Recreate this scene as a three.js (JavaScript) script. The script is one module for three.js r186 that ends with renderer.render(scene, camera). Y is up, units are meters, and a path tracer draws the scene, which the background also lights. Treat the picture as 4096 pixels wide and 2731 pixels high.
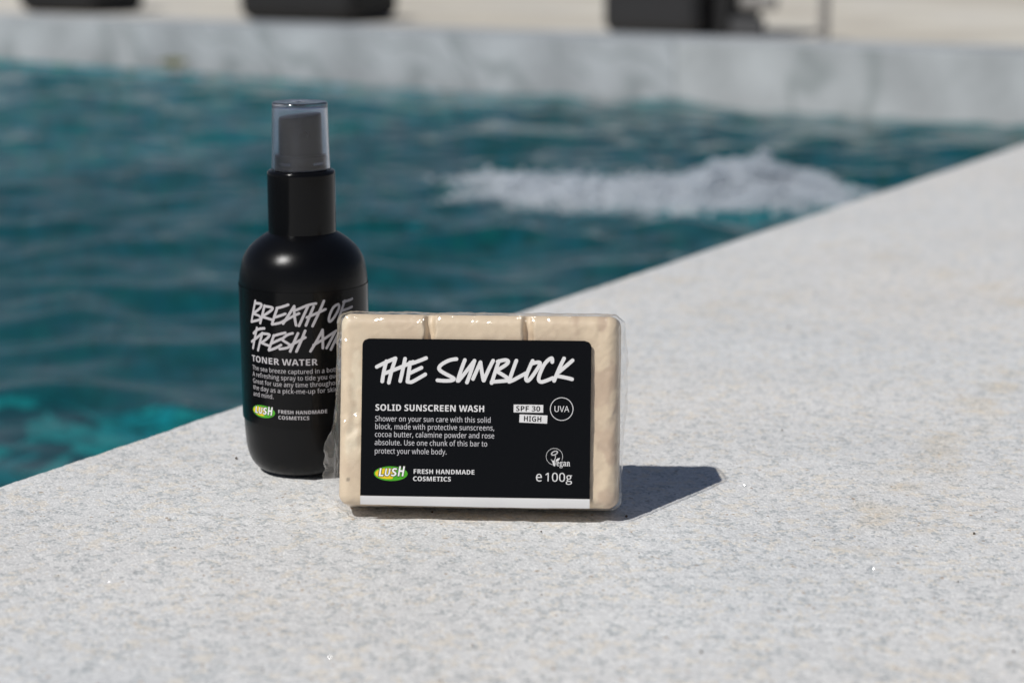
import * as THREE from 'three';
import { RoundedBoxGeometry } from 'three/addons/geometries/RoundedBoxGeometry.js';
import { mergeGeometries, mergeVertices } from 'three/addons/utils/BufferGeometryUtils.js';

/* ---------- camera, sky, sun, exposure ---------- */
const scene = new THREE.Scene();
const camera = new THREE.PerspectiveCamera(18.93, 1024 / 682, 0.02, 300);
camera.position.set(0, 0.2, 0);
camera.rotation.x = -12 * Math.PI / 180;
camera.focus = 0.692;                       // metres to the sharp plane: the label on the bar
camera.userData.fStop = 9.8;

const SUN = new THREE.Vector3(-0.468, 0.765, 0.435).normalize();
{ // clear summer sky: deep overhead, paler towards the horizon, a soft glow round the sun
  const W = 512, H = 256, d = new Float32Array(W * H * 4), stops = [[0, 0.20, 0.23, 0.26], [0.12, 0.155, 0.19, 0.245], [0.35, 0.095, 0.125, 0.19], [0.7, 0.05, 0.073, 0.128], [1, 0.038, 0.058, 0.11]];
  for (let row = 0; row < H; row++) for (let col = 0; col < W; col++) {
    const up = ((row + 0.5) / H - 0.5) * Math.PI, a = ((col + 0.5) / W - 0.5) * 2 * Math.PI, y = Math.sin(up), c = Math.max(0, Math.cos(a) * Math.cos(up) * SUN.x + y * SUN.y + Math.sin(a) * Math.cos(up) * SUN.z);
    const e = Math.max(0, y); let k = 0; while (k < 3 && e > stops[k + 1][0]) k++;
    const t = (e - stops[k][0]) / (stops[k + 1][0] - stops[k][0]), glow = 0.06 * Math.pow(c, 12) + 0.22 * Math.pow(c, 90);
    for (let q = 0; q < 3; q++) d[(row * W + col) * 4 + q] = stops[k][q + 1] + (stops[k + 1][q + 1] - stops[k][q + 1]) * t + glow * [1, 0.97, 0.9][q];
    d[(row * W + col) * 4 + 3] = 1;
  }
  const t = new THREE.DataTexture(d, W, H, THREE.RGBAFormat, THREE.FloatType);
  t.mapping = THREE.EquirectangularReflectionMapping; t.magFilter = t.minFilter = THREE.LinearFilter; t.needsUpdate = true;
  scene.background = t; scene.environment = t;
}

const sun = new THREE.DirectionalLight(new THREE.Color(1, 0.98, 0.95), 3.5);
sun.name = 'sun';
sun.position.copy(SUN).multiplyScalar(12);
sun.castShadow = true;
sun.shadow.mapSize.set(4096, 4096);
Object.assign(sun.shadow.camera, { left: -6, right: 6, top: 6, bottom: -6, near: 0.1, far: 40 });
scene.add(sun, sun.target);

const renderer = new THREE.WebGLRenderer({ antialias: true });
renderer.setSize(1024, 682);
renderer.shadowMap.enabled = true;
renderer.toneMapping = THREE.LinearToneMapping;
renderer.toneMappingExposure = 1.0;

/* ---------- helpers ---------- */
let seed = 7;
const rnd = () => { seed = (seed * 1664525 + 1013904223) >>> 0; return seed / 4294967296; };
const hash = (x, y) => { let h = Math.imul(x, 374761393) ^ Math.imul(y, 668265263); h = Math.imul(h ^ (h >>> 13), 1274126177); return ((h ^ (h >>> 16)) >>> 0) / 4294967296; };
const GX = new Float32Array(256), GY = new Float32Array(256);
for (let i = 0; i < 256; i++) { GX[i] = Math.cos(i / 256 * Math.PI * 2); GY[i] = Math.sin(i / 256 * Math.PI * 2); }
// gradient noise, about -0.7 .. 0.7; with a period (in cells) it tiles
function noise(x, y, per = 0, s = 0) {
  const ix = Math.floor(x), iy = Math.floor(y), fx = x - ix, fy = y - iy;
  const w = per ? (k) => ((k % per) + per) % per : (k) => k;
  const x0 = w(ix), x1 = w(ix + 1), y0 = w(iy), y1 = w(iy + 1);
  const g = (cx, cy, dx, dy) => { const k = (hash(cx + s * 131, cy - s * 57) * 256) | 0; return GX[k] * dx + GY[k] * dy; };
  const u = fx * fx * fx * (fx * (fx * 6 - 15) + 10), v = fy * fy * fy * (fy * (fy * 6 - 15) + 10);
  const a = g(x0, y0, fx, fy), b = g(x1, y0, fx - 1, fy), c = g(x0, y1, fx, fy - 1), d = g(x1, y1, fx - 1, fy - 1);
  return a + (b - a) * u + (c - a) * v + (a - b - c + d) * u * v;
}
const sm = (a, b, x) => { const t = Math.min(1, Math.max(0, (x - a) / (b - a))); return t * t * (3 - 2 * t); };
const mix = (a, b, t) => a + (b - a) * t;
const toS = (c) => 255 * (c <= 0.0031308 ? 12.92 * c : 1.055 * Math.pow(c, 1 / 2.4) - 0.055);

function dataTex(n, m, fn, srgb, repeat = true) {           // fn writes linear values 0..1 into out
  const d = new Uint8Array(n * m * 4), out = [0, 0, 0];
  for (let j = 0; j < m; j++) for (let i = 0; i < n; i++) {
    fn(i, j, out);
    const k = (j * n + i) * 4;
    for (let c = 0; c < 3; c++) d[k + c] = Math.max(0, Math.min(255, srgb ? toS(Math.max(0, Math.min(1, out[c]))) : out[c] * 255));
    d[k + 3] = 255;
  }
  const t = new THREE.DataTexture(d, n, m);
  t.magFilter = THREE.LinearFilter; t.minFilter = THREE.LinearMipmapLinearFilter; t.generateMipmaps = true;
  if (repeat) t.wrapS = t.wrapT = THREE.RepeatWrapping;
  if (srgb) t.colorSpace = THREE.SRGBColorSpace;
  t.needsUpdate = true;
  return t;
}
const std = (o) => new THREE.MeshStandardMaterial(o);
const phy = (o) => new THREE.MeshPhysicalMaterial(o);
const lin = (r, g, b) => new THREE.Color().setRGB(r, g, b);
function mesh(name, geo, mat, parent) {
  const m = new THREE.Mesh(geo, mat);
  m.name = name; m.castShadow = m.receiveShadow = true;
  (parent || scene).add(m);
  return m;
}
function tag(o, label, category, group) { o.userData.label = label; o.userData.category = category; if (group) o.userData.group = group; return o; }
function structure(o) { o.userData.kind = 'structure'; return o; }
function group(name, x, y, z) { const g = new THREE.Group(); g.name = name; g.position.set(x, y, z); scene.add(g); return g; }
function grid(nu, nv, fn, uvfn) {                            // fn(i, j) -> [x, y, z]; quads wound so that the normal is du x dv
  const pos = new Float32Array(nu * nv * 3), uv = new Float32Array(nu * nv * 2), idx = new Uint32Array((nu - 1) * (nv - 1) * 6);
  for (let j = 0, k = 0; j < nv; j++) for (let i = 0; i < nu; i++, k++) {
    const p = fn(i, j); pos.set(p, k * 3);
    const q = uvfn ? uvfn(i, j, p) : [i / (nu - 1), j / (nv - 1)]; uv.set(q, k * 2);
  }
  let t = 0;
  for (let j = 0; j < nv - 1; j++) for (let i = 0; i < nu - 1; i++) {
    const a = j * nu + i, b = a + 1, c = a + nu, d = c + 1;
    idx[t++] = a; idx[t++] = b; idx[t++] = d; idx[t++] = a; idx[t++] = d; idx[t++] = c;
  }
  const g = new THREE.BufferGeometry();
  g.setAttribute('position', new THREE.BufferAttribute(pos, 3));
  g.setAttribute('uv', new THREE.BufferAttribute(uv, 2));
  g.setIndex(new THREE.BufferAttribute(idx, 1));
  g.computeVertexNormals();
  return g;
}
function boxUV(g, s = 1) {                                   // uv in metres on a boxy geometry
  const p = g.attributes.position, n = g.attributes.normal, uv = new Float32Array(p.count * 2);
  for (let i = 0; i < p.count; i++) {
    const ax = Math.abs(n.getX(i)), ay = Math.abs(n.getY(i)), az = Math.abs(n.getZ(i));
    const [a, b] = ay > ax && ay > az ? [p.getX(i), p.getZ(i)] : ax > az ? [p.getZ(i), p.getY(i)] : [p.getX(i), p.getY(i)];
    uv[i * 2] = a * s; uv[i * 2 + 1] = b * s;
  }
  g.setAttribute('uv', new THREE.BufferAttribute(uv, 2));
  return g;
}

/* ---------- the pool's own axes: u along the near edge, v from the edge onto the stone ---------- */
const C0 = [0, -1.014], EU = [0.5055, -0.8628], EV = [0.8628, 0.5055];
const toXZ = (u, v) => [C0[0] + u * EU[0] + v * EV[0], C0[1] + u * EU[1] + v * EV[1]];
const toUV = (x, z) => [(x - C0[0]) * EU[0] + (z - C0[1]) * EU[1], (x - C0[0]) * EV[0] + (z - C0[1]) * EV[1]];
const WATER = -0.1;

/* ---------- stone of the near coping ---------- */
const TS = 0.5, TN = 2048;
const stoneH = new Float32Array(TN * TN), CELLS = 540;         // grains of about 0.9 mm
const cellX = new Float32Array(CELLS * CELLS), cellY = new Float32Array(CELLS * CELLS), cellT = new Float32Array(CELLS * CELLS), cellK = new Uint8Array(CELLS * CELLS);
for (let cy = 0; cy < CELLS; cy++) for (let cx = 0; cx < CELLS; cx++) {
  const k = cy * CELLS + cx, x = cx / CELLS, y = cy / CELLS;
  cellX[k] = hash(cx + 11, cy + 3); cellY[k] = hash(cx + 901, cy + 57); cellT[k] = hash(cx + 333, cy + 777);
  const cl = noise(x * 110, y * 110, 110, 2) * 0.8 + noise(x * 44, y * 44, 44, 1) * 0.45, cr = noise(x * 90, y * 90, 90, 6) + noise(x * 22, y * 22, 22, 5) * 0.5, h = hash(cx + 5, cy + 41);
  cellK[k] = h < 0.0025 ? 4 : cl + h * 0.6 > 0.57 ? (h > 0.72 ? 3 : 2) : cr + hash(cx + 77, cy + 19) * 0.5 > 0.5 ? 1 : 0;   // 0 pale, 1 cream, 2 grey green, 3 dark grey, 4 rusty
}
const KIND = [[0.74, 0.732, 0.714], [0.76, 0.715, 0.645], [0.645, 0.65, 0.638], [0.51, 0.525, 0.52], [0.45, 0.36, 0.28]];
const stoneMap = dataTex(TN, TN, (i, j, o) => {
  const wx = noise(i / 5, j / 5, 0, 3) * 0.5, wy = noise(i / 5, j / 5, 0, 4) * 0.5, px = i / TN * CELLS + wx, py = j / TN * CELLS + wy, ix = Math.floor(px), iy = Math.floor(py);
  let d1 = 9, d2 = 9, best = 0;
  for (let b = -1; b <= 1; b++) for (let a = -1; a <= 1; a++) {
    const cx = (ix + a + CELLS) % CELLS, cy = (iy + b + CELLS) % CELLS, k = cy * CELLS + cx, dx = ix + a + cellX[k] - px, dy = iy + b + cellY[k] - py, d = dx * dx + dy * dy;
    if (d < d1) { d2 = d1; d1 = d; best = k; } else if (d < d2) d2 = d;
  }
  const c = KIND[cellK[best]], f = noise(i / 3.1, j / 3.1, 0, 8), t = 0.86 + 0.26 * cellT[best] + f * 0.2, e = Math.sqrt(d2) - Math.sqrt(d1);
  o[0] = c[0] * t; o[1] = c[1] * t; o[2] = c[2] * t;
  stoneH[j * TN + i] = 0.3 + 0.4 * cellT[best] * sm(0, 0.35, e) + f * 0.25 - (cellK[best] >= 2 ? 0.1 : 0);
}, true);
const stoneBump = dataTex(TN, TN, (i, j, o) => { o[0] = o[1] = o[2] = stoneH[j * TN + i]; }, false);
const stoneMat = std({ map: stoneMap, bumpMap: stoneBump, bumpScale: 0.00035, roughness: 0.6, vertexColors: true });

const stains = [                                            // tan veins and blotches seen in the stone: polyline, width, strength
  [[[0.187, -1.233], [0.227, -1.163], [0.245, -1.107], [0.263, -1.043], [0.29, -0.98]], 0.012, 0.8],
  [[[0.131, -1.055], [0.106, -1.008]], 0.022, 0.55],
  [[[0.221, -0.88], [0.199, -0.831], [0.153, -0.728], [0.129, -0.677], [0.114, -0.628]], 0.011, 0.8],
  [[[0.06, -1.12], [0.1, -1.1]], 0.016, 0.5],
];
function stain(x, z) {
  let s = 0;
  for (const [pl, w, k] of stains) for (let i = 0; i < pl.length - 1; i++) {
    const [ax, az] = pl[i], [bx, bz] = pl[i + 1], dx = bx - ax, dz = bz - az;
    const t = Math.max(0, Math.min(1, ((x - ax) * dx + (z - az) * dz) / (dx * dx + dz * dz)));
    const n = noise(x * 60, z * 60, 0, 21) * 0.02 + noise(x * 190, z * 190, 0, 22) * 0.008;
    const d = Math.hypot(x - ax - dx * t, z - az - dz * t) + n;
    s = Math.max(s, k * (1 - sm(0, w * 1.5, d)) * sm(-0.25, 0.25, noise(x * 45, z * 45, 0, 24)));
  }
  return s;
}
function axis(a0, b0, b1, a1, fine) {                        // fine steps between b0 and b1, growing outwards
  const mid = []; for (let x = b0; x <= b1; x += fine) mid.push(x);
  const lo = []; for (let x = b0, s = fine; x > a0;) { s = Math.min(s * 1.06, 0.05); x -= s; lo.push(x); }
  const hi = []; for (let x = mid[mid.length - 1], s = fine; x < a1;) { s = Math.min(s * 1.06, 0.05); x += s; hi.push(x); }
  return [...lo.reverse(), ...mid, ...hi];
}
{
  const us = axis(-2.6, -0.62, -0.02, 1.93, 0.00115);
  const R = 0.007, prof = [];                                // across: the wall down into the water, a rounded nose, then the top
  for (const y of [-0.6, -0.3, -0.15, -0.1, -0.06, -0.03, -0.015]) prof.push([0, y, -1]);
  for (let k = 0; k <= 8; k++) { const a = k / 8 * Math.PI / 2; prof.push([R - R * Math.cos(a), -R + R * Math.sin(a), -1]); }
  for (const v of axis(R + 0.0012, R + 0.0012, 0.42, 1.0, 0.00115)) prof.push([v, 0, 1]);
  const s0 = []; let acc = 0; prof.forEach((p, k) => { if (k) acc += Math.hypot(p[0] - prof[k - 1][0], p[1] - prof[k - 1][1]); s0.push(acc); });
  const g = grid(prof.length, us.length, (i, j) => {
    const [v, y, top] = prof[i], [x, z] = toXZ(us[j], v);
    let h = 0;
    if (y > -0.02) h = noise(x * 420, z * 420, 0, 31) * 0.0002 + noise(x * 190, z * 190, 0, 32) * 0.00026 + noise(x * 50, z * 50, 0, 33) * 0.0003 + noise(x * 9, z * 9, 0, 34) * 0.0006;
    if (top > 0 || y > -0.003) return [x, y + h, z];
    const chip = Math.max(0, noise(us[j] * 60, y * 90, 0, 35) - 0.3) * 0.006 + Math.max(0, noise(us[j] * 17, 2, 0, 36)) * 0.0008;
    return [x + EV[0] * (-h * 1.5 + chip), y - chip * 0.5 * (y > -0.02 ? 1 : 0), z + EV[1] * (-h * 1.5 + chip)];
  }, (i, j) => [s0[i] / TS, us[j] / TS]);
  const p = g.attributes.position, col = new Float32Array(p.count * 3);
  for (let i = 0; i < p.count; i++) {
    const x = p.getX(i), z = p.getZ(i), s = stain(x, z), q = 1 + noise(x * 14, z * 14, 0, 41) * 0.07, w = noise(x * 7, z * 7, 0, 42) * 0.03;
    col.set([q * (1 + w) * (1 - 0.02 * s), q * (1 - 0.08 * s), q * (1 - w) * (1 - 0.17 * s)], i * 3);
  }
  g.setAttribute('color', new THREE.BufferAttribute(col, 3));
  structure(mesh('pool_coping', g, stoneMat));
}

{ // crystal faces that catch the sun, and a little loose grit
  const add = (name, label, geo, mat, n, place) => {
    const im = new THREE.InstancedMesh(geo, mat, n), M = new THREE.Matrix4(), q = new THREE.Quaternion(), e = new THREE.Euler();
    for (let k = 0; k < n; k++) {
      const [x, z] = toXZ(-0.62 + rnd() * 0.75, 0.015 + Math.pow(rnd(), 0.8) * 0.4), sc = place(e);
      M.compose(new THREE.Vector3(x, 0.0003 + sc * 0.2, z), q.setFromEuler(e), new THREE.Vector3(sc, sc, sc)); im.setMatrixAt(k, M);
    }
    im.name = name; im.userData.kind = 'stuff'; im.userData.label = label; im.castShadow = im.receiveShadow = true; scene.add(im);
  };
  const fc = new THREE.CircleGeometry(1, 5); fc.rotateX(-Math.PI / 2);
  add('stone_crystals', 'tiny glinting crystal faces in the stone', fc, std({ color: lin(0.8, 0.8, 0.8), roughness: 0.12, metalness: 0.6, side: THREE.DoubleSide }), 5000, (e) => { e.set((rnd() - 0.5) * 1.1, rnd() * 6, (rnd() - 0.5) * 1.1); return 0.00012 + rnd() * 0.00016; });
  add('loose_grit', 'scattered dark specks of grit on the stone', new THREE.DodecahedronGeometry(1, 0), std({ color: lin(0.1, 0.075, 0.055), roughness: 0.9 }), 70, (e) => { e.set(rnd() * 6, rnd() * 6, rnd() * 6); return 0.00018 + Math.pow(rnd(), 3) * 0.0005; });
}

/* ---------- pool basin, water ---------- */
const mosaic = dataTex(512, 512, (i, j, o) => {              // far too small and blurred to tell the tesserae apart
  const cx = i >> 4, cy = j >> 4, e = (i & 15) === 0 || (j & 15) === 0, h = hash(cx, cy), k = hash(cx + 71, cy + 13);
  const t = 0.55 + 0.9 * h;
  o[0] = e ? 0.14 : 0.03 * t + (k > 0.85 ? 0.05 : 0); o[1] = e ? 0.26 : 0.2 * t; o[2] = e ? 0.28 : mix(0.17, 0.26, k) * t;
}, true);
const basinMat = std({ map: mosaic, roughness: 0.4 });
const WD = [0.7844, 0.6203], CORNER = [0.949, -2.634];
const onWall = (s, back = 0) => [CORNER[0] - WD[0] * s + 0.6203 * back, CORNER[1] - WD[1] * s - 0.7844 * back];
{
  const F = -1.25, pts = [toXZ(-2.5, -0.02), toXZ(1.86, -0.02), onWall(5.6, -0.01), toXZ(-2.5, -5)];
  const parts = [], quad = (a, b, y0, y1) => {
    const L = Math.hypot(b[0] - a[0], b[1] - a[1]), g = new THREE.PlaneGeometry(L, y1 - y0);
    const q = g.attributes.position, uv = g.attributes.uv;
    for (let i = 0; i < 4; i++) { const t = q.getX(i) / L + 0.5, y = mix(y0, y1, q.getY(i) / (y1 - y0) + 0.5); q.setXYZ(i, mix(a[0], b[0], t), y, mix(a[1], b[1], t)); uv.setXY(i, t * L / 0.8, y / 0.8); }
    g.computeVertexNormals(); return g;
  };
  for (let k = 0; k < 4; k++) parts.push(quad(pts[(k + 1) % 4], pts[k], F, WATER - 0.005).toNonIndexed());
  const sh = new THREE.Shape(pts.map((p) => new THREE.Vector2(p[0], -p[1]))), fl = new THREE.ShapeGeometry(sh).toNonIndexed();
  fl.rotateX(-Math.PI / 2); fl.translate(0, F, 0);
  const fp = fl.attributes.position; for (let i = 0; i < fp.count; i++) fl.attributes.uv.setXY(i, fp.getX(i) / 0.8, fp.getZ(i) / 0.8);
  parts.push(fl);
  structure(mesh('pool_basin', mergeGeometries(parts), basinMat));
}
const wave = (x, z) => {
  const wx = x + noise(x * 3, z * 3, 0, 51) * 0.06, wz = z + noise(x * 3, z * 3, 0, 52) * 0.06;
  let h = 0.007 * noise(wx * 5 + wz * 1.2, wz * 7, 0, 53) + 0.011 * noise(wx * 8 - wz * 2, wz * 11 + wx * 2, 0, 54) + 0.006 * noise(wx * 12 + wz * 3, wz * 18 - wx * 2, 0, 57) + 0.0012 * noise(wx * 30, wz * 40, 0, 55);
  const d = Math.hypot((x - 0.22) * 0.8, z + 2.13); h += 0.012 * Math.exp(-d * d * 5) * noise(x * 16, z * 16, 0, 56);
  return h;
};
{
  const us = axis(-2.5, -0.6, 1.86, 1.99, 0.011), vs = axis(-5, -1.5, 0.0, 0.002, 0.011);
  const g = grid(us.length, vs.length, (i, j) => { const [x, z] = toXZ(us[i], vs[j]); return [x, WATER + wave(x, z), z]; });
  const mat = phy({ color: lin(0.065, 0.50, 0.53), roughness: 0.05, transmission: 0.95, thickness: 0, ior: 1.33, specularIntensity: 0.9 });
  structure(mesh('pool_water', g, mat));
}
{ // submerged sunlit ledge of broken stone mosaic near the left of the frame
  const tile = dataTex(512, 512, (i, j, o) => {
    const wx = i / 512 * 18 + noise(i / 28, j / 28, 0, 71) * 0.9, wy = j / 512 * 18 + noise(i / 28, j / 28, 0, 72) * 0.9, cx = Math.floor(wx), cy = Math.floor(wy);
    const e = wx - cx < 0.1 || wy - cy < 0.1, h = hash(cx % 18 + 5, cy % 18 + 9), k = hash(cx % 18 + 171, cy % 18 + 113);
    const c = e ? [0.25, 0.3, 0.3] : h > 0.5 ? [0.85, 0.88, 0.8] : h > 0.25 ? [0.2, 0.6, 0.62] : [0.06, 0.11, 0.13], t = 0.7 + 0.6 * k;
    for (let q = 0; q < 3; q++) o[q] = c[q] * t;
  }, true);
  const g = grid(90, 50, (i, j) => {
    const x = -1.7 + i / 89 * 1.75, f = j / 49, front = -1.86 + 0.12 * noise(x * 5, 3, 0, 73) + 0.05 * noise(x * 14, 5, 0, 74), z = mix(-1.15, front, Math.min(1, f / 0.8));
    const y = f > 0.8 ? -0.25 - (f - 0.8) * 5 * 0.9 : -0.25 + noise(x * 12, z * 12, 0, 75) * 0.03;
    return [x, y, z];
  }, (i, j, p) => [p[0] / 0.55, (p[2] + p[1]) / 0.55]);
  structure(mesh('pool_ledge', g, std({ map: tile, roughness: 0.5, side: THREE.DoubleSide })));
}

/* ---------- splash of the water jet against the near edge ---------- */
{
  const foamMat = phy({ color: lin(0.78, 0.83, 0.87), roughness: 0.75, transmission: 0.62, thickness: 0 });
  const cx = 0.225, cz = -2.15;
  const body = (x, z) => {
    const a = Math.exp(-(Math.pow((x - cx) / 0.09, 2) + Math.pow((z - cz) / 0.1, 2))) * 0.026 + Math.exp(-(Math.pow((x - 0.262) / 0.068, 2) + Math.pow((z - cz) / 0.07, 2))) * 0.018, b = Math.exp(-(Math.pow((x - 0.345) / 0.05, 2) + Math.pow((z + 2.21) / 0.06, 2))) * 0.008;
    const t = Math.exp(-(Math.pow((x - 0.07) / 0.08, 2) + Math.pow((z + 2.2 - x * 0.2) / 0.06, 2))) * 0.009;
    return a + b + t;
  };
  const hump = (x, z) => body(x, z) * (0.6 + 1.5 * noise(x * 20, z * 20, 0, 61) + 0.6 * noise(x * 44, z * 44, 0, 62));
  const g = grid(150, 110, (i, j) => { const x = -0.32 + i / 149 * 0.8, z = -1.9 - j / 109 * 0.5; return [x, WATER + wave(x, z) + hump(x, z) * 0.6 - 0.0035 + 0.003 * noise(x * 60, z * 60, 0, 63), z]; });
  { // keep only what stands out of the water
    const p = g.attributes.position, id = Array.from(g.index.array), keep = [];
    for (let t = 0; t < id.length; t += 3) if ([0, 1, 2].some((c) => { const x = p.getX(id[t + c]), z = p.getZ(id[t + c]); return p.getY(id[t + c]) > WATER + wave(x, z) - 0.002; })) keep.push(id[t], id[t + 1], id[t + 2]);
    g.setIndex(keep);
  }
  const fm = mesh('splash_foam', g, foamMat); fm.userData.kind = 'stuff';
  fm.userData.label = 'white foam thrown up by the water jet beside the pool edge'; fm.userData.category = 'foam';
  const drop = new THREE.IcosahedronGeometry(1, 1), N = 32000, im = new THREE.InstancedMesh(drop, phy({ color: lin(0.84, 0.87, 0.9), roughness: 0.4, transmission: 0.66, thickness: 0, ior: 1.33 }), N);
  im.name = 'splash_droplets'; im.castShadow = im.receiveShadow = true;
  const M = new THREE.Matrix4(), q = new THREE.Quaternion(), gs = () => (rnd() + rnd() + rnd() - 1.5) * 1.15;
  for (let k = 0; k < N; k++) {
    const trail = k % 5 < 2;
    const x = trail ? 0.068 + gs() * 0.095 : cx + 0.015 + gs() * 0.095, z = trail ? -2.2 + x * 0.2 + gs() * 0.07 : cz + gs() * 0.09;
    const h = Math.max(0.002, hump(x, z) * 0.5 + body(x, z) * 0.5), y = WATER + wave(x, z) + h * Math.pow(rnd(), 0.7) * (1 + 0.5 * noise(x * 55, z * 55, 0, 64)) + (k % 130 === 0 ? rnd() * (trail ? 0.012 : 0.045) : 0), r = 0.0006 + Math.pow(rnd(), 4) * 0.0016 + (k % 130 === 0 ? 0.0012 : 0);
    M.compose(new THREE.Vector3(x, y, z), q, new THREE.Vector3(r * (1 + rnd()), r, r * (1 + rnd())));
    im.setMatrixAt(k, M);
  }
  im.userData.kind = 'stuff'; im.userData.label = 'fine drops and bubbles of the water jet splash'; im.userData.category = 'droplets';
  scene.add(im);
}

/* ---------- far side: marble pool wall, terrace, dark furniture ---------- */
function marble(s) {
  return dataTex(256, 256, (i, j, o) => {
    const x = i / 256, y = j / 256, w = noise(x * 3, y * 3, 3, s) * 0.8 + noise(x * 9, y * 9, 9, s + 1) * 0.2;
    const d = Math.abs(noise((x + y * 0.9 + w * 0.5) * 3, (y - x * 0.9 + w * 0.5) * 1.2, 0, s + 2)), v = 1 - sm(0, 0.13, d), cl = noise(x * 4, y * 4, 4, s + 3);
    const t = 0.45 + cl * 0.18 + noise(x * 30, y * 30, 30, s + 4) * 0.05;
    o[0] = mix(t * 0.96, 0.22, v * 0.55); o[1] = mix(t, 0.25, v * 0.55); o[2] = mix(t * 1.02, 0.25, v * 0.55);
  }, true);
}
{
  const wall = group('pool_wall', ...[onWall(0)].map(([x, z]) => [x, 0, z])[0]);
  tag(wall, 'low veined marble wall along the far side of the pool', 'wall');
  const ang = Math.atan2(WD[1], WD[0]);
  const mats = [81, 91, 101, 111].map((s, k) => std({ map: marble(s), roughness: 0.6, color: lin([1, 0.93, 1.04, 0.97][k], [1, 0.94, 1.04, 0.97][k], [1, 0.96, 1.05, 0.96][k]) }));
  const L = 1.24;
  for (let k = 0; k < 5; k++) {
    const s = -0.35 + k * L, top = mix(0.0055, -0.0262, (s + L / 2) / 2.85);
    const g = boxUV(new RoundedBoxGeometry(L - 0.0006, 0.42, 0.05, 2, 0.001), 2.2);
    const m = mesh('slab', g, mats[k % 4], wall);
    const [x, z] = onWall(s + L / 2, 0.03);
    m.position.set(x - wall.position.x, top - 0.21, z - wall.position.z); m.rotation.set(0, -ang, 0.0113, 'YXZ');
    const c = mesh('cap_stone', boxUV(new RoundedBoxGeometry(L - 0.0006, 0.022, 0.11, 3, 0.002), 1.2), mats[k % 4], wall);
    const [x2, z2] = onWall(s + L / 2, 0.1115);
    c.position.set(x2 - wall.position.x, top - 0.011, z2 - wall.position.z); c.rotation.set(0, -ang, 0.0113, 'YXZ');
  }
}
const deckMap = dataTex(512, 512, (i, j, o) => {
  const x = i / 512, y = j / 512, n = noise(x * 6, y * 6, 6, 121) * 0.10 + noise(x * 24, y * 24, 24, 122) * 0.08 + noise(x * 120, y * 120, 120, 123) * 0.06;
  o[0] = 0.66 * (1 + n); o[1] = 0.62 * (1 + n); o[2] = 0.55 * (1 + n * 0.8);
}, true);
{
  const sh = new THREE.Shape([[-60, -60], [60, -60], [60, 60], [-60, 60]].map((p) => new THREE.Vector2(...p)));
  const hole = [toXZ(-2.45, 0.5), toXZ(1.9, 0.5), toXZ(1.95, 0.02), onWall(5.55, 0.1), toXZ(-2.45, -4.9)];
  sh.holes.push(new THREE.Path(hole.map(([x, z]) => new THREE.Vector2(x, -z))));
  const g = new THREE.ShapeGeometry(sh); g.rotateX(-Math.PI / 2); g.translate(0, -0.037, 0);
  const p = g.attributes.position; for (let i = 0; i < p.count; i++) g.attributes.uv.setXY(i, p.getX(i), p.getZ(i));
  structure(mesh('ground', g, std({ map: deckMap, roughness: 0.8, color: lin(0.8, 0.79, 0.76) })));
  const paving = group('terrace_paving', 0, -0.037, -4.3); structure(paving);
  const ang = Math.atan2(WD[1], WD[0]), tg = boxUV(new RoundedBoxGeometry(0.396, 0.012, 0.396, 2, 0.003), 1);
  const tm = [1, 0.95, 1.03, 0.9].map((t, k) => std({ map: deckMap, roughness: 0.75, color: lin(t, t * (k === 3 ? 0.98 : 1), t * (k === 3 ? 0.93 : 0.98)) }));
  for (let a = 0; a < 9; a++) for (let b = 0; b < 5; b++) {
    const [x, z] = onWall(0.1 + a * 0.4, 0.372 + b * 0.4), m = mesh('paving_stone', tg, tm[Math.floor(hash(a + 3, b + 8) * 4)], paving);
    m.position.set(x, 0.004, z + 4.3); m.rotation.y = -ang;
  }
}
{
  const dark = std({ color: lin(0.007, 0.007, 0.008), roughness: 0.7 }), grey = std({ color: lin(0.24, 0.23, 0.22), roughness: 0.6 }), cush = std({ color: lin(0.05, 0.05, 0.055), roughness: 0.9 });
  const rb = (w, h, d, r = 0.008) => new RoundedBoxGeometry(w, h, d, 2, r);
  const put = (name, g, m, p, x, y, z) => { const o = mesh(name, g, m, p); o.position.set(x, y, z); return o; };
  function seatBlock(label, x, z, w, d, turn, open) {
    const c = group('lounge_seat', x, -0.027, z); c.rotation.y = turn;
    tag(c, label, 'lounge seat');
    if (!open) put('plinth', rb(w, 0.1, d, 0.03), dark, c, 0, 0.05, -d / 2);
    else {
      put('side_panel', rb(0.19, 0.1, d, 0.025), std({ color: lin(0.015, 0.015, 0.017), roughness: 0.6 }), c, -w / 2 + 0.095, 0.05, -d / 2);
      put('plinth', rb(w - 0.34, 0.1, d * 0.8), dark, c, 0.03, 0.05, -d / 2 - d * 0.1);
      put('apron', rb(w - 0.3, 0.026, 0.02), grey, c, 0.11, 0.062, -0.02);
      put('base_rail', rb(w - 0.31, 0.034, 0.02, 0.004), std({ color: lin(0.055, 0.056, 0.06), roughness: 0.55 }), c, 0.09, 0.018, -0.02);
      put('leg', rb(0.016, 0.08, 0.016, 0.004), grey, c, w / 2 + 0.045, 0.04, -0.02);
    }
    put('cushion', rb(w - 0.06, 0.05, d - 0.04, 0.02), cush, c, -0.03, 0.125, -d / 2);
    return c;
  }
  seatBlock('black seat base cut by the top edge, left corner of the photo', -0.985, -4.46, 0.215, 0.2, -0.42, false);
  seatBlock('plain black seat base behind the spray bottle, cut by the top edge', -0.435, -4.12, 0.275, 0.2, -0.44, false);
  seatBlock('widest dark seat with grey slatted side and thin leg, right of the others', 0.325, -3.66, 0.37, 0.22, -0.46, true);
}
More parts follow.
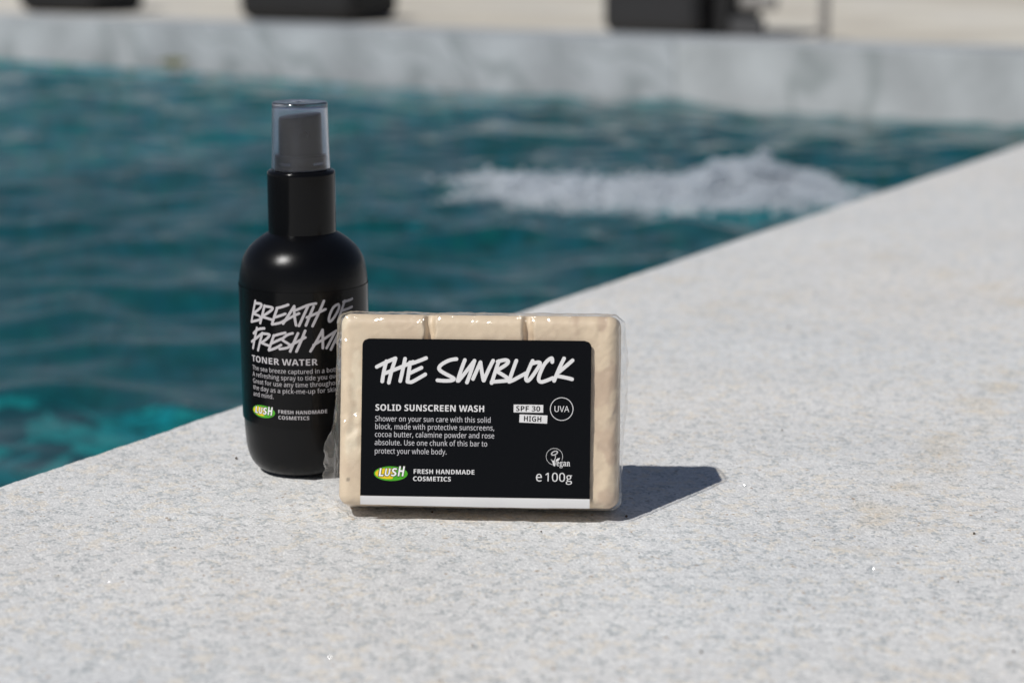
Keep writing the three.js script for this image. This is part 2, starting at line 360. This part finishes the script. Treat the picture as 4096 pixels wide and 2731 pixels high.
{ // a small olive leaf at the far waterline
  const sh = new THREE.Shape(); sh.moveTo(-0.022, 0); sh.quadraticCurveTo(-0.004, 0.013, 0.022, 0.001); sh.quadraticCurveTo(-0.002, -0.012, -0.022, 0);
  const g = new THREE.ExtrudeGeometry(sh, { depth: 0.0006, bevelEnabled: false, curveSegments: 10 });
  const p = g.attributes.position; for (let i = 0; i < p.count; i++) p.setZ(i, p.getZ(i) + Math.abs(p.getY(i)) * 0.5 + Math.pow(p.getX(i) / 0.022, 2) * 0.006);
  g.computeVertexNormals();
  const l = group('fallen_leaf', -0.635, WATER + 0.012, -3.86); l.rotation.set(-0.35, 0.3, 0.1); l.scale.setScalar(1.25);
  mesh('blade', g, std({ color: lin(0.16, 0.16, 0.03), roughness: 0.6, side: THREE.DoubleSide }), l);
  const st = mesh('stalk', new THREE.CylinderGeometry(0.0007, 0.0009, 0.014, 6), std({ color: lin(0.12, 0.09, 0.03), roughness: 0.7 }), l); st.rotation.z = Math.PI / 2; st.position.set(-0.028, 0, 0.006);
  tag(l, 'small olive green leaf stuck at the waterline of the marble wall', 'leaf');
}

/* ---------- print on the labels (coordinates in millimetres on each label) ---------- */
const SOAP_TITLE = [[[4.9,9.4],[8.2,7.6],[11.1,6.5]],[[8.1,7.5],[7.2,10.6],[6.8,14.2]],[[11.1,6.5],[10.8,7.7],[9.8,10.6],[9.0,14.6]],[[7.7,11.5],[9.4,10.8],[12.8,9.5],[17.0,7.6]],[[14.3,6.6],[13.7,9.9],[12.8,14.0]],[[21.3,6.3],[17.0,8.1],[16.0,8.3]],[[16.0,7.8],[15.6,11.2],[15.2,14.1]],[[16.1,11.3],[17.9,10.4],[19.8,9.5]],[[15.2,14.2],[16.1,14.4],[17.0,14.2],[21.1,11.7]],[[31.4,6.5],[30.0,6.6],[28.1,7.3],[26.2,8.5],[25.5,9.6],[26.1,10.5],[28.1,11.6],[30.2,12.6],[30.9,13.2],[29.8,13.7],[27.3,13.8],[25.2,13.6]],[[34.2,6.8],[32.9,10.2],[31.9,13.7]],[[32.2,13.7],[33.9,11.7],[37.4,7.0]],[[37.4,7.0],[36.3,10.8],[35.0,14.2]],[[39.4,7.5],[38.1,10.4],[37.0,13.0]],[[39.4,7.5],[39.9,10.9],[40.5,13.5]],[[40.6,13.5],[41.9,10.2],[43.6,6.9]],[[45.5,7.0],[44.2,10.9],[43.2,14.3]],[[45.1,7.2],[46.7,6.7],[48.2,6.6],[48.8,7.2],[47.7,8.5],[45.2,9.9]],[[45.2,10.6],[46.9,11.5],[48.5,12.6]],[[43.2,13.9],[46.1,13.7],[48.8,13.4]],[[51.3,6.8],[50.1,10.1],[49.0,13.5]],[[49.0,13.8],[50.2,13.4],[52.2,12.2],[54.6,10.9]],[[56.7,6.8],[55.6,9.2],[54.5,12.1],[54.6,13.3],[55.4,13.5],[56.9,11.6],[58.8,8.7],[59.4,7.3],[58.1,7.2],[56.2,7.8]],[[63.2,7.1],[63.3,6.1],[62.8,5.7],[60.8,7.4],[59.5,10.0],[58.6,12.7],[59.1,13.7],[60.3,13.8],[63.4,12.4]],[[67.1,5.9],[65.4,9.3],[63.9,13.3]],[[69.9,6.5],[67.5,8.7],[65.2,10.6]],[[64.6,11.7],[67.1,12.0],[69.8,12.7]]];
const BOTTLE_TITLE = [[[-16.5,64.3],[-17.7,60.5],[-19.0,56.4]],[[-16.2,63.5],[-13.7,63.8],[-13.4,62.9],[-15.3,61.0],[-17.9,59.6]],[[-17.7,59.5],[-15.0,59.3],[-14.2,58.6],[-13.8,58.0],[-16.5,57.1],[-19.0,56.4]],[[-12.2,63.1],[-13.4,59.2],[-14.4,56.5]],[[-12.3,62.9],[-9.2,62.9],[-8.7,62.3],[-10.5,60.8],[-13.1,59.2]],[[-13.1,58.9],[-10.8,58.6],[-9.0,58.2]],[[-7.1,62.6],[-8.3,59.7],[-9.3,56.7]],[[-7.3,62.6],[-5.5,63.0],[-3.1,64.0]],[[-8.2,59.2],[-6.3,59.8],[-4.2,60.7]],[[-9.3,56.6],[-7.5,56.9],[-5.2,57.7],[-4.0,58.7]],[[-1.0,63.5],[-3.0,60.3],[-5.1,57.1]],[[-1.0,63.5],[-1.2,60.0],[-0.5,56.6]],[[-4.5,58.0],[-2.7,59.4],[0.6,60.9]],[[-0.4,62.1],[1.7,63.0],[4.3,64.1],[6.5,64.3]],[[3.8,63.6],[2.3,60.3],[0.5,56.4]],[[5.7,63.2],[4.4,60.3],[2.9,56.5]],[[3.3,59.4],[6.0,60.5],[9.9,62.0]],[[9.4,65.0],[7.5,60.8],[5.2,56.2]],[[14.9,63.3],[13.3,63.1],[11.7,60.6],[10.9,57.9],[11.6,57.2],[13.2,58.7],[15.1,61.5],[15.3,62.8],[14.9,63.3]],[[17.7,64.2],[16.1,61.0],[14.6,56.8]],[[17.0,63.9],[19.3,64.0],[21.3,64.4]],[[16.3,60.8],[18.8,61.0],[21.1,61.5]],[[-16.1,54.6],[-17.3,50.8],[-18.6,46.8]],[[-18.0,52.3],[-16.4,53.7],[-14.6,54.5],[-12.6,54.8]],[[-19.2,49.1],[-16.7,50.6],[-13.7,52.8]],[[-13.5,53.0],[-14.8,49.7],[-15.9,46.4]],[[-13.7,52.8],[-10.7,53.0],[-10.3,52.5],[-12.0,50.7],[-14.1,49.4]],[[-14.1,49.4],[-11.9,48.8],[-10.3,48.6]],[[-8.7,52.6],[-9.8,49.9],[-10.9,47.2]],[[-8.9,52.4],[-6.6,53.3],[-4.4,53.8]],[[-9.6,49.7],[-7.6,50.7],[-5.7,51.6]],[[-10.9,47.0],[-9.3,47.5],[-6.7,48.8],[-6.1,49.3]],[[-1.8,53.7],[-3.4,53.4],[-5.3,51.8],[-5.7,51.2],[-4.3,50.4],[-2.9,49.6],[-3.0,48.7],[-4.7,48.1],[-6.6,47.8]],[[0.1,53.7],[-1.1,51.2],[-2.8,47.1]],[[-2.9,49.2],[-0.3,50.6],[2.6,52.2]],[[2.6,54.6],[1.1,50.7],[-0.6,47.1]],[[8.7,54.6],[7.0,51.3],[4.3,47.1]],[[8.7,54.6],[8.8,51.7],[8.7,48.0]],[[5.4,49.3],[7.1,50.2],[9.7,51.6]],[[9.3,51.3],[11.6,52.7],[13.9,53.8]],[[13.5,53.5],[11.9,50.9],[10.1,47.9]],[[14.7,52.7],[13.2,50.1],[11.7,47.2]],[[14.7,52.7],[17.0,52.7],[17.4,51.8],[15.7,50.6],[13.8,49.8]],[[13.8,49.7],[15.0,48.4],[16.7,46.8]]];
const INK = '#dcdad9', SILVER = '#bdb9bb', BLACK = '#0e0e0f';
function pen(ctx, k, strokes, w, map, ink = INK) {
  ctx.lineCap = 'round'; ctx.lineJoin = 'round'; ctx.strokeStyle = ink; ctx.lineWidth = w * k;
  for (const s of strokes) {
    const p = s.map(map); ctx.beginPath(); ctx.moveTo(...p[0]);
    if (p.length === 2) ctx.lineTo(...p[1]);
    for (let i = 1; i < p.length - 1; i++) { const e = i === p.length - 2 ? p[i + 1] : [(p[i][0] + p[i + 1][0]) / 2, (p[i][1] + p[i + 1][1]) / 2]; ctx.quadraticCurveTo(...p[i], ...e); }
    ctx.stroke();
  }
}
function type(ctx, k, str, x, y, w, cap, font = 'bold', color = INK, fam = 'sans-serif') {   // baseline-left corner, width and capital height in mm
  ctx.save(); ctx.translate(x * k, y * k); const px = cap * k / 0.714; ctx.font = `${font} ${px}px ${fam}`; ctx.fillStyle = color;
  const m = ctx.measureText(str).width; ctx.scale(w ? w * k / m : 1, 1); ctx.fillText(str, 0, 0); ctx.restore();
}
function badge(ctx, k, x, y, rx, ry, turn = 0) {
  ctx.save(); ctx.translate(x * k, y * k); ctx.rotate(turn); ctx.scale(k, k);
  ctx.fillStyle = '#4fa52c'; ctx.beginPath(); ctx.ellipse(0, 0, rx, ry, 0, 0, 7); ctx.fill();
  ctx.fillStyle = '#e3c52c'; ctx.beginPath(); ctx.ellipse(-rx * 0.17, 0, rx * 0.76, ry * 0.74, 0, 0, 7); ctx.fill();
  ctx.fillStyle = '#4fa52c'; ctx.beginPath(); ctx.moveTo(rx * 0.34, -ry * 0.72); ctx.lineTo(rx * 0.8, -ry * 0.4); ctx.lineTo(rx * 0.7, ry * 0.45); ctx.lineTo(rx * 0.1, ry * 0.72); ctx.closePath(); ctx.fill();
  ctx.transform(1, 0, -0.16, 1, 0, 0); ctx.font = `bold ${ry * 1.55}px sans-serif`; ctx.lineJoin = 'round';
  const put = (s, a, b, w, sc) => { ctx.save(); ctx.translate(a, b); const m = ctx.measureText(s).width; ctx.scale(w / m, sc); ctx.strokeStyle = '#39402c'; ctx.lineWidth = ry * 0.2; ctx.strokeText(s, 0, 0); ctx.fillStyle = '#f1f1ee'; ctx.fillText(s, 0, 0); ctx.restore(); };
  put('L', -rx * 0.76, ry * 0.56, rx * 0.36, 0.98); put('U', -rx * 0.40, ry * 0.52, rx * 0.38, 0.94); put('S', rx * 0.0, ry * 0.52, rx * 0.36, 0.98); put('H', rx * 0.38, ry * 0.58, rx * 0.44, 1.22);
  ctx.restore();
}
function canvasTex(w, h, draw) {
  const c = document.createElement('canvas'); c.width = w; c.height = h; const ctx = c.getContext('2d'); draw(ctx);
  const t = new THREE.CanvasTexture(c); t.colorSpace = THREE.SRGBColorSpace; t.anisotropy = 8; return t;
}
const LW = 0.0761, LH = 0.0521;                              // the black printed face of the bar's label
const soapPrint = canvasTex(2029, 1389, (ctx) => {
  const k = 2029 / 76.1; ctx.fillStyle = BLACK; ctx.fillRect(0, 0, 2029, 1389);
  for (let i = 0; i < 60; i++) { ctx.fillStyle = `rgba(190,190,195,${0.08 + rnd() * 0.22})`; ctx.beginPath(); ctx.arc(rnd() * 2029, rnd() * 1389, 0.8 + rnd() * 1.6, 0, 7); ctx.fill(); }   // lint
  pen(ctx, k, SOAP_TITLE, 1.25, ([x, y]) => [x * k, y * k]);
  type(ctx, k, 'SOLID SUNSCREEN WASH', 4.5, 23.9, 36.6, 2.1);
  const body = [['Shower on your sun care with this solid', 27.4, 38.7], ['block, made with protective sunscreens,', 30.0, 39.9], ['cocoa butter, calamine powder and rose', 32.6, 39.9], ['absolute. Use one chunk of this bar to', 35.3, 37.6], ['protect your whole body.', 38.1, 24.2]];
  for (const [s, y, w] of body) type(ctx, k, s, 4.5, y, w, 1.75, 'normal', '#c8c6c8');
  badge(ctx, k, 10.1, 44.7, 5.6, 2.42);
  type(ctx, k, 'FRESH HANDMADE', 17.5, 44.6, 20.5, 1.5); type(ctx, k, 'COSMETICS', 17.4, 47.0, 12.8, 1.5);
  ctx.fillStyle = INK; ctx.fillRect(50.6 * k, 21.3 * k, 9.8 * k, 2.6 * k); type(ctx, k, 'SPF 30', 51.3, 23.45, 8.2, 1.75, 'bold', BLACK);
  ctx.save(); ctx.translate(52.6 * k, 24.5 * k); ctx.rotate(0.03); ctx.fillStyle = INK; ctx.fillRect(0, 0, 9.25 * k, 2.7 * k); type(ctx, k, 'HIGH', 1.3, 2.2, 6.2, 1.75, 'bold', BLACK); ctx.restore();
  ctx.strokeStyle = INK; ctx.lineWidth = 0.24 * k; ctx.beginPath(); ctx.arc(66.5 * k, 22.6 * k, 3.75 * k, 0, 7); ctx.stroke();
  type(ctx, k, 'UVA', 63.9, 23.55, 5.1, 1.95, 'normal');
  // plant mark: ring, sunflower head on a stalk, a leaf, then the word
  ctx.lineWidth = 0.14 * k; ctx.beginPath(); ctx.arc(64.3 * k, 38.3 * k, 2.72 * k, 1.75, 6.7); ctx.stroke();
  ctx.save(); ctx.translate(64.3 * k, 37.15 * k); ctx.rotate(-0.42);
  for (let a = 0; a < 22; a++) { const t = a / 22 * Math.PI * 2; ctx.beginPath(); ctx.moveTo(Math.cos(t - 0.13) * 1.0 * k, Math.sin(t - 0.13) * 0.5 * k); ctx.lineTo(Math.cos(t) * 1.5 * k, Math.sin(t) * 0.92 * k); ctx.lineTo(Math.cos(t + 0.13) * 1.0 * k, Math.sin(t + 0.13) * 0.5 * k); ctx.fillStyle = INK; ctx.fill(); }
  ctx.fillStyle = INK; ctx.beginPath(); ctx.ellipse(0, 0, 1.12 * k, 0.62 * k, 0, 0, 7); ctx.fill(); ctx.fillStyle = BLACK; ctx.beginPath(); ctx.ellipse(0, 0, 0.86 * k, 0.4 * k, 0, 0, 7); ctx.fill(); ctx.restore();
  ctx.lineWidth = 0.2 * k; ctx.beginPath(); ctx.moveTo(64.6 * k, 37.9 * k); ctx.quadraticCurveTo(64.8 * k, 38.6 * k, 64.35 * k, 39.4 * k); ctx.lineTo(64.4 * k, 40.8 * k); ctx.stroke();
  ctx.fillStyle = INK; ctx.beginPath(); ctx.moveTo(63.0 * k, 39.0 * k); ctx.quadraticCurveTo(63.8 * k, 39.5 * k, 64.3 * k, 41.0 * k); ctx.lineTo(64.0 * k, 41.5 * k); ctx.quadraticCurveTo(63.8 * k, 40.0 * k, 63.0 * k, 39.0 * k); ctx.fill();
  ctx.beginPath(); ctx.moveTo(66.1 * k, 38.7 * k); ctx.quadraticCurveTo(64.7 * k, 38.9 * k, 64.8 * k, 39.9 * k); ctx.quadraticCurveTo(65.9 * k, 39.9 * k, 66.1 * k, 38.7 * k); ctx.fill();
  type(ctx, k, 'V', 63.6, 41.5, 1.6, 1.9, 'bold', INK, 'serif'); type(ctx, k, 'egan', 64.95, 41.4, 4.6, 1.9, 'bold', INK, 'serif');
  type(ctx, k, 'e', 58.05, 46.55, 2.4, 3.3, 'normal'); type(ctx, k, '100g', 61.0, 46.5, 9.3, 2.85, 'normal');
});
const BR = 0.0229, BC = 2 * Math.PI * 23.0;                   // the bottle's radius, its girth in mm
const bottlePrint = canvasTex(2048, 696, (ctx) => {
  const k = 2048 / BC, H0 = 68.1, X = (x) => x + BC / 2, Y = (h) => H0 - h;
  ctx.fillStyle = BLACK; ctx.fillRect(0, 0, 2048, 696);
  pen(ctx, k, BOTTLE_TITLE, 0.98, ([x, h]) => [X(x) * k, Y(h) * k], SILVER);
  type(ctx, k, 'TONER WATER', X(-19.5), Y(41.9), 26.3, 2.35, 'bold', SILVER);
  const body = [['The sea breeze captured in a bottle.', 38.9, 35.6], ['A refreshing spray to tide you over.', 36.5, 35.2], ['Great for use any time throughout', 34.0, 34.6], ['the day as a pick-me-up for skin', 31.6, 33.6], ['and mind.', 29.2, 9.9]];
  for (const [s, h, w] of body) type(ctx, k, s, X(-19.3), Y(h), w, 1.62, 'normal', SILVER);
  badge(ctx, k, X(-14.5), Y(24.0), 5.4, 2.3);
  type(ctx, k, 'FRESH HANDMADE', X(-8), Y(24.05), 18, 1.35, 'bold', SILVER); type(ctx, k, 'COSMETICS', X(-8), Y(21.95), 11.5, 1.35, 'bold', SILVER);
});

/* ---------- spray bottle ---------- */
{
  const b = group('spray_bottle', -0.0748, 0.0004, -0.722);
  tag(b, 'black plastic spray bottle with clear cap, behind the soap bar', 'bottle');
  const L = (pts, seg = 96) => new THREE.LatheGeometry(pts.map(([r, y]) => new THREE.Vector2(r / 1000, y / 1000)), seg);
  const smooth = (pts, n) => new THREE.CatmullRomCurve3(pts.map(([r, y]) => new THREE.Vector3(r, y, 0)), false, 'centripetal').getPoints(n).map((p) => [Math.max(0, p.x), p.y]);
  const grain = dataTex(256, 256, (i, j, o) => { const v = 0.5 + noise(i / 2.2, j / 2.2, 0, 201) * 0.6; o[0] = o[1] = o[2] = v; }, false);
  grain.repeat.set(10, 8);
  const black = phy({ color: lin(0.003, 0.003, 0.0035), roughness: 0.25, specularIntensity: 0.45, bumpMap: grain, bumpScale: 0.00002 });
  mesh('body', L([[0, 0.4], [12.5, 0.1], ...smooth([[14.5, 0], [17.6, 0.9], [20.0, 3.6], [21.5, 8.0], [22.1, 13.5], [22.4, 19], [22.9, 40], [22.95, 66], [22.9, 69.5], [22.5, 73], [21.5, 77], [19.3, 80.7], [15.7, 84], [11.2, 86.9]], 60), [10.6, 88]]), black, b);
  const lab = new THREE.CylinderGeometry(0.0232, 0.02285, 0.0483, 128, 1, true, -Math.PI, Math.PI * 2); lab.translate(0, 0.04395, 0);
  const lb = mesh('label', lab, phy({ map: bottlePrint, roughness: 0.16, specularIntensity: 0.35 }), b);
  lb.userData.label = 'black wraparound label with white brush lettering';
  const gloss = phy({ color: lin(0.004, 0.004, 0.0045), roughness: 0.16, specularIntensity: 0.4 });
  mesh('collar', L([[8, 85.6], [11.4, 85.7], [11.9, 85.9], [12.1, 86.5], ...[0.25, 0.5, 0.75].map((t) => [12.1, 86.5 + t * 20]), [12.1, 107], [11.95, 107.8], [11.5, 108.3], [10.9, 108.5], [8, 108.5]]), gloss, b);
  const pl = phy({ color: lin(0.004, 0.004, 0.005), roughness: 0.3, specularIntensity: 0.35 });
  const act = mesh('spray_pump', L([[0, 108.4], [9.2, 108.4], [9.2, 113.4], [9.0, 113.9], [8.0, 114.0], [7.75, 114.4], [7.55, 127.0], [7.2, 127.8], [0, 128.1]], 64), pl, b);
  { const p = act.geometry.attributes.position; for (let i = 0; i < p.count; i++) { const y = p.getY(i); if (y > 0.12) p.setY(i, y + p.getX(i) * 0.1 - (p.getZ(i) > 0 ? p.getZ(i) * 0.05 : 0)); } act.geometry.computeVertexNormals(); }
  const nz = mesh('nozzle', new THREE.CylinderGeometry(0.0012, 0.0014, 0.0012, 24), pl, act); nz.rotation.x = Math.PI / 2; nz.position.set(0.002, 0.1215, 0.0076);
  const cap = L([[0, 131.1], [8.3, 131.2], [8.9, 130.9], [9.1, 130.2], [9.4, 121], [9.75, 109.2], [9.9, 108.9], [10.45, 108.75], [10.5, 109.1], [10.1, 121], [9.82, 131.4], [9.6, 132.1], [9.1, 132.45], [8.4, 132.4], [2.4, 132.2], [1.8, 131.9], [0, 131.9]], 96);
  const clear = phy({ color: lin(0.86, 0.89, 0.98), roughness: 0.13, transmission: 0.985, thickness: 0.0008, ior: 1.46 });
  const cp = mesh('clear_cap', cap, clear, b);
  cp.userData.label = 'frosted clear plastic cap over the pump';
  for (const a of [-0.45, 0.75]) { const t = mesh('cap_catch', new RoundedBoxGeometry(0.0042, 0.0009, 0.0008, 2, 0.0003), clear, cp); t.position.set(Math.sin(a) * 0.0101, 0.1112, Math.cos(a) * 0.0101); t.rotation.y = a; }
}

/* ---------- wrapped bar ---------- */
{
  const LEAN = 13.7 * Math.PI / 180, YAW = -3.1 * Math.PI / 180;
  const bar = group('soap_bar', -0.0124, 0.006, -0.6507);     // at the middle of the lower front edge; x right, y up the face, z out of it
  bar.rotation.set(-LEAN, YAW, 0, 'YXZ');
  tag(bar, 'cream soap bar in crinkled clear film with a black label', 'soap');
  const W = 0.0945, H = 0.0650, T = 0.0235, CY = 0.0315;
  function block(w, h, t, r, n, fn) {
    const g0 = new THREE.BoxGeometry(w, h, t, Math.round(w / n), Math.round(h / n), Math.round(t / n)); g0.deleteAttribute('uv'); g0.deleteAttribute('normal');
    const g = mergeVertices(g0, 1e-6), p = g.attributes.position, v = new THREE.Vector3(), c = new THREE.Vector3();
    for (let i = 0; i < p.count; i++) {
      v.fromBufferAttribute(p, i);
      // spread the rows so that enough of them lie in the rounded rim
      c.set(Math.max(-w / 2 + r, Math.min(w / 2 - r, v.x)), Math.max(-h / 2 + r, Math.min(h / 2 - r, v.y)), Math.max(-t / 2 + r, Math.min(t / 2 - r, v.z)));
      const d = v.clone().sub(c), nrm = d.length() > 1e-9 ? d.normalize() : new THREE.Vector3(0, 0, 1);
      v.copy(c).addScaledVector(nrm, r);
      fn(v, nrm); p.setXYZ(i, v.x, v.y, v.z);
    }
    g.computeVertexNormals(); return g;
  }
  const grooves = [-0.0165, 0.0161];
  const soapShape = (v, n) => {
    const f = sm(-0.2, 0.9, n.z);                             // how much the point belongs to the front
    const taper = 1 - 0.02 * (v.z / T + 0.5); v.x *= taper; v.y *= taper;
    const top = Math.max(f, sm(0.3, 0.9, n.y) * 0.6);
    for (const gx of grooves) { const wob = noise(v.y * 260, gx * 100, 0, 301) * 0.0006, q = (v.x - gx + wob) / 0.0015; v.z -= 0.0029 * top * Math.exp(-q * q * q * q * q * q); }
    const k = noise(v.x * 40 + 9, v.y * 40, 0, 302) * 0.0004 + noise(v.x * 190, v.y * 190 + v.z * 90, 0, 303) * 0.0001;
    const rough = sm(0.022, 0.04, v.x) * (Math.abs(noise(v.x * 190, v.y * 150 + v.z * 120, 0, 304)) * 0.00045 + Math.max(0, noise(v.x * 90, v.y * 60 + v.z * 80, 0, 306) - 0.1) * 0.0016 - 0.0001);
    const leftScar = sm(-0.030, -0.037, v.x) * sm(0.018, 0.006, Math.abs(v.y + 0.002)) * noise(v.x * 280, v.y * 210, 0, 305) * 0.0009 * sm(0.2, 0.9, n.z) + noise(v.x * 800, v.y * 700 + v.z * 600, 0, 307) * 0.00009;
    v.addScaledVector(n, (k - rough) * mix(0.25, 1, sm(0.2, 0.9, n.z)) + leftScar);
  };
  const sg = block(W, H, T, 0.0036, 0.0006, soapShape);
  {
    const p = sg.attributes.position, col = new Float32Array(p.count * 3);
    for (let i = 0; i < p.count; i++) {
      const x = p.getX(i), y = p.getY(i), z = p.getZ(i);
      const fine = noise(x * 420, y * 330 + z * 300, 0, 316) * 0.22, smear = Math.min(1, sm(0.02, 0.042, x) * sm(-0.02, 0.14, noise(x * 150, y * 75 + z * 80, 0, 311) + fine) + 0.4 * sm(0.05, 0.3, noise(x * 60, y * 90 + z * 50, 0, 312) + fine));
      const bloom = sm(0.05, 0.2, noise(x * 140 + 3, y * 60, 0, 313) + fine) * sm(-0.02, -0.04, x) * 0.8 + 0.3 * sm(0.1, 0.4, noise(x * 90, y * 90 + z * 70, 0, 314));
      const f = 1 + noise(x * 500, y * 500 + z * 400, 0, 315) * 0.03;
      let r = 0.70, g = 0.56, b = 0.395;
      r = mix(r, 0.57, smear); g = mix(g, 0.43, smear); b = mix(b, 0.305, smear);
      r = mix(r, 0.80, bloom); g = mix(g, 0.68, bloom); b = mix(b, 0.5, bloom);
      const pit = Math.hypot(x + 0.0432, y + 0.0232) < 0.0006 ? 0.5 : 1;
      col.set([r * f * pit, g * f * pit, b * f * pit], i * 3);
    }
    sg.setAttribute('color', new THREE.BufferAttribute(col, 3));
  }
  const sb = mesh('bar', sg, std({ vertexColors: true, roughness: 0.45 }), bar); sb.position.set(0.0007, CY, -T / 2 - 0.0012);
  // film: a loose, creased skin with fins at both ends
  const fg = block(W + 0.0006, H + 0.0006, T + 0.0012, 0.0038, 0.0007, (v, n) => {
    const y = v.y, fr = sm(0.4, 0.95, n.z);
    const c1 = Math.abs(noise(v.x * 120 + y * 40, y * 110 - v.x * 60, 0, 321)), c2 = Math.abs(noise(v.x * 310, y * 260 + v.z * 200, 0, 322)), c3 = Math.abs(noise(v.x * 60 - y * 80, y * 40 + v.z * 120, 0, 323));
    const edge = Math.max(sm(0.034, 0.046, Math.abs(v.x)), sm(0.026, 0.031, Math.abs(y)));
    v.addScaledVector(n, (0.0004 - c1 * 0.0016 - c2 * 0.0009) * mix(0.3, 1, edge) * mix(0.45, 1, fr) + (0.3 - c3) * 0.0003 * edge);
    const side = sm(0.5, 1, Math.abs(n.x)), mid = Math.exp(-Math.pow((v.z + 0.002) / 0.005, 2));
    if (v.x < 0) v.x -= side * (0.0004 + mid * (0.0046 * Math.exp(-Math.pow((y + 0.0195) / 0.0135, 2)) + 0.0016 * sm(0.03, 0.0, y)) * (0.85 + 0.5 * noise(y * 120, v.z * 220, 0, 324) + 0.15 * noise(y * 400, v.z * 300, 0, 326)));
    else v.x += side * (0.0003 + mid * (0.0017 * Math.exp(-Math.pow((y - 0.012) / 0.018, 2)) + 0.0003) * (0.85 + 0.5 * noise(y * 110, v.z * 220, 0, 325) + 0.15 * noise(y * 400, v.z * 300, 0, 327)));
    if (n.y < -0.3) v.y = Math.max(v.y, -H / 2 + 0.0002);
    if (fr > 0.5) {
      v.z = Math.max(v.z, T / 2 + 0.0002);
      const out = Math.max(sm(0.0375, 0.041, Math.abs(v.x)), sm(0.0235, 0.026, v.y));   // beyond the label: creases stand up
      const rd = (a, b, q) => Math.pow(Math.max(0, 1 - Math.abs(noise(a, b, 0, q)) * 3.2), 3);
      v.z += out * (0.0007 * rd(v.x * 110 + v.y * 60, v.y * 80 - v.x * 30, 328) + 0.0004 * rd(v.x * 260, v.y * 240, 329));
    }
  });
  const film = phy({ color: lin(0.99, 0.99, 0.99), roughness: 0.08, transmission: 0.975, thickness: 0, ior: 1.5 });
  const fm = mesh('clear_wrapper', fg, film, bar); fm.position.copy(sb.position);
  fm.userData.label = 'crinkled clear film sealed round the bar';
  // label: thin sheet with rounded upper corners, its bare white edge folding off the lower rim
  const RC = 0.0022, bend = (x, y) => 0.0003 + noise(x * 40, y * 40, 0, 331) * 0.00012;
  const sheet = (nx, ny, y0, y1, zf) => grid(nx, ny, (i, j) => {
    let x = -LW / 2 + i / (nx - 1) * LW; const y = mix(y0, y1, j / (ny - 1));
    if (y > LH + 0.003 - RC) { const d = y - (LH + 0.003 - RC), half = LW / 2 - RC + Math.sqrt(Math.max(0, RC * RC - d * d)); x = Math.max(-half, Math.min(half, x)); }
    return [x, y, zf(x, y)];
  }, (i, j, p) => [p[0] / LW + 0.5, (p[1] - 0.003) / LH]);
  const lab = mesh('label', sheet(120, 110, 0.003, LH + 0.003, bend), phy({ map: soapPrint, roughness: 0.2, specularIntensity: 0.5 }), bar);
  lab.userData.label = 'black label with white brush lettering';
  const strip = mesh('label_edge', sheet(120, 8, 0.0, 0.00295, (x, y) => { const t = 1 - y / 0.003; return bend(x, y) - t * t * 0.0006 + t * 0.0004 * noise(x * 70, 1, 0, 332); }), std({ color: lin(0.7, 0.69, 0.68), roughness: 0.5 }), lab);
  { const p = strip.geometry.attributes.position; for (let i = 0; i < p.count; i++) { const t = 1 - p.getY(i) / 0.003; p.setY(i, p.getY(i) - t * (0.0002 * noise(p.getX(i) * 60, 3, 0, 333) + 0.0003 * Math.sin((p.getX(i) + 0.03) * 40))); } strip.geometry.computeVertexNormals(); }
  strip.userData.label = 'bare white lower edge of the label';
}

renderer.render(scene, camera);
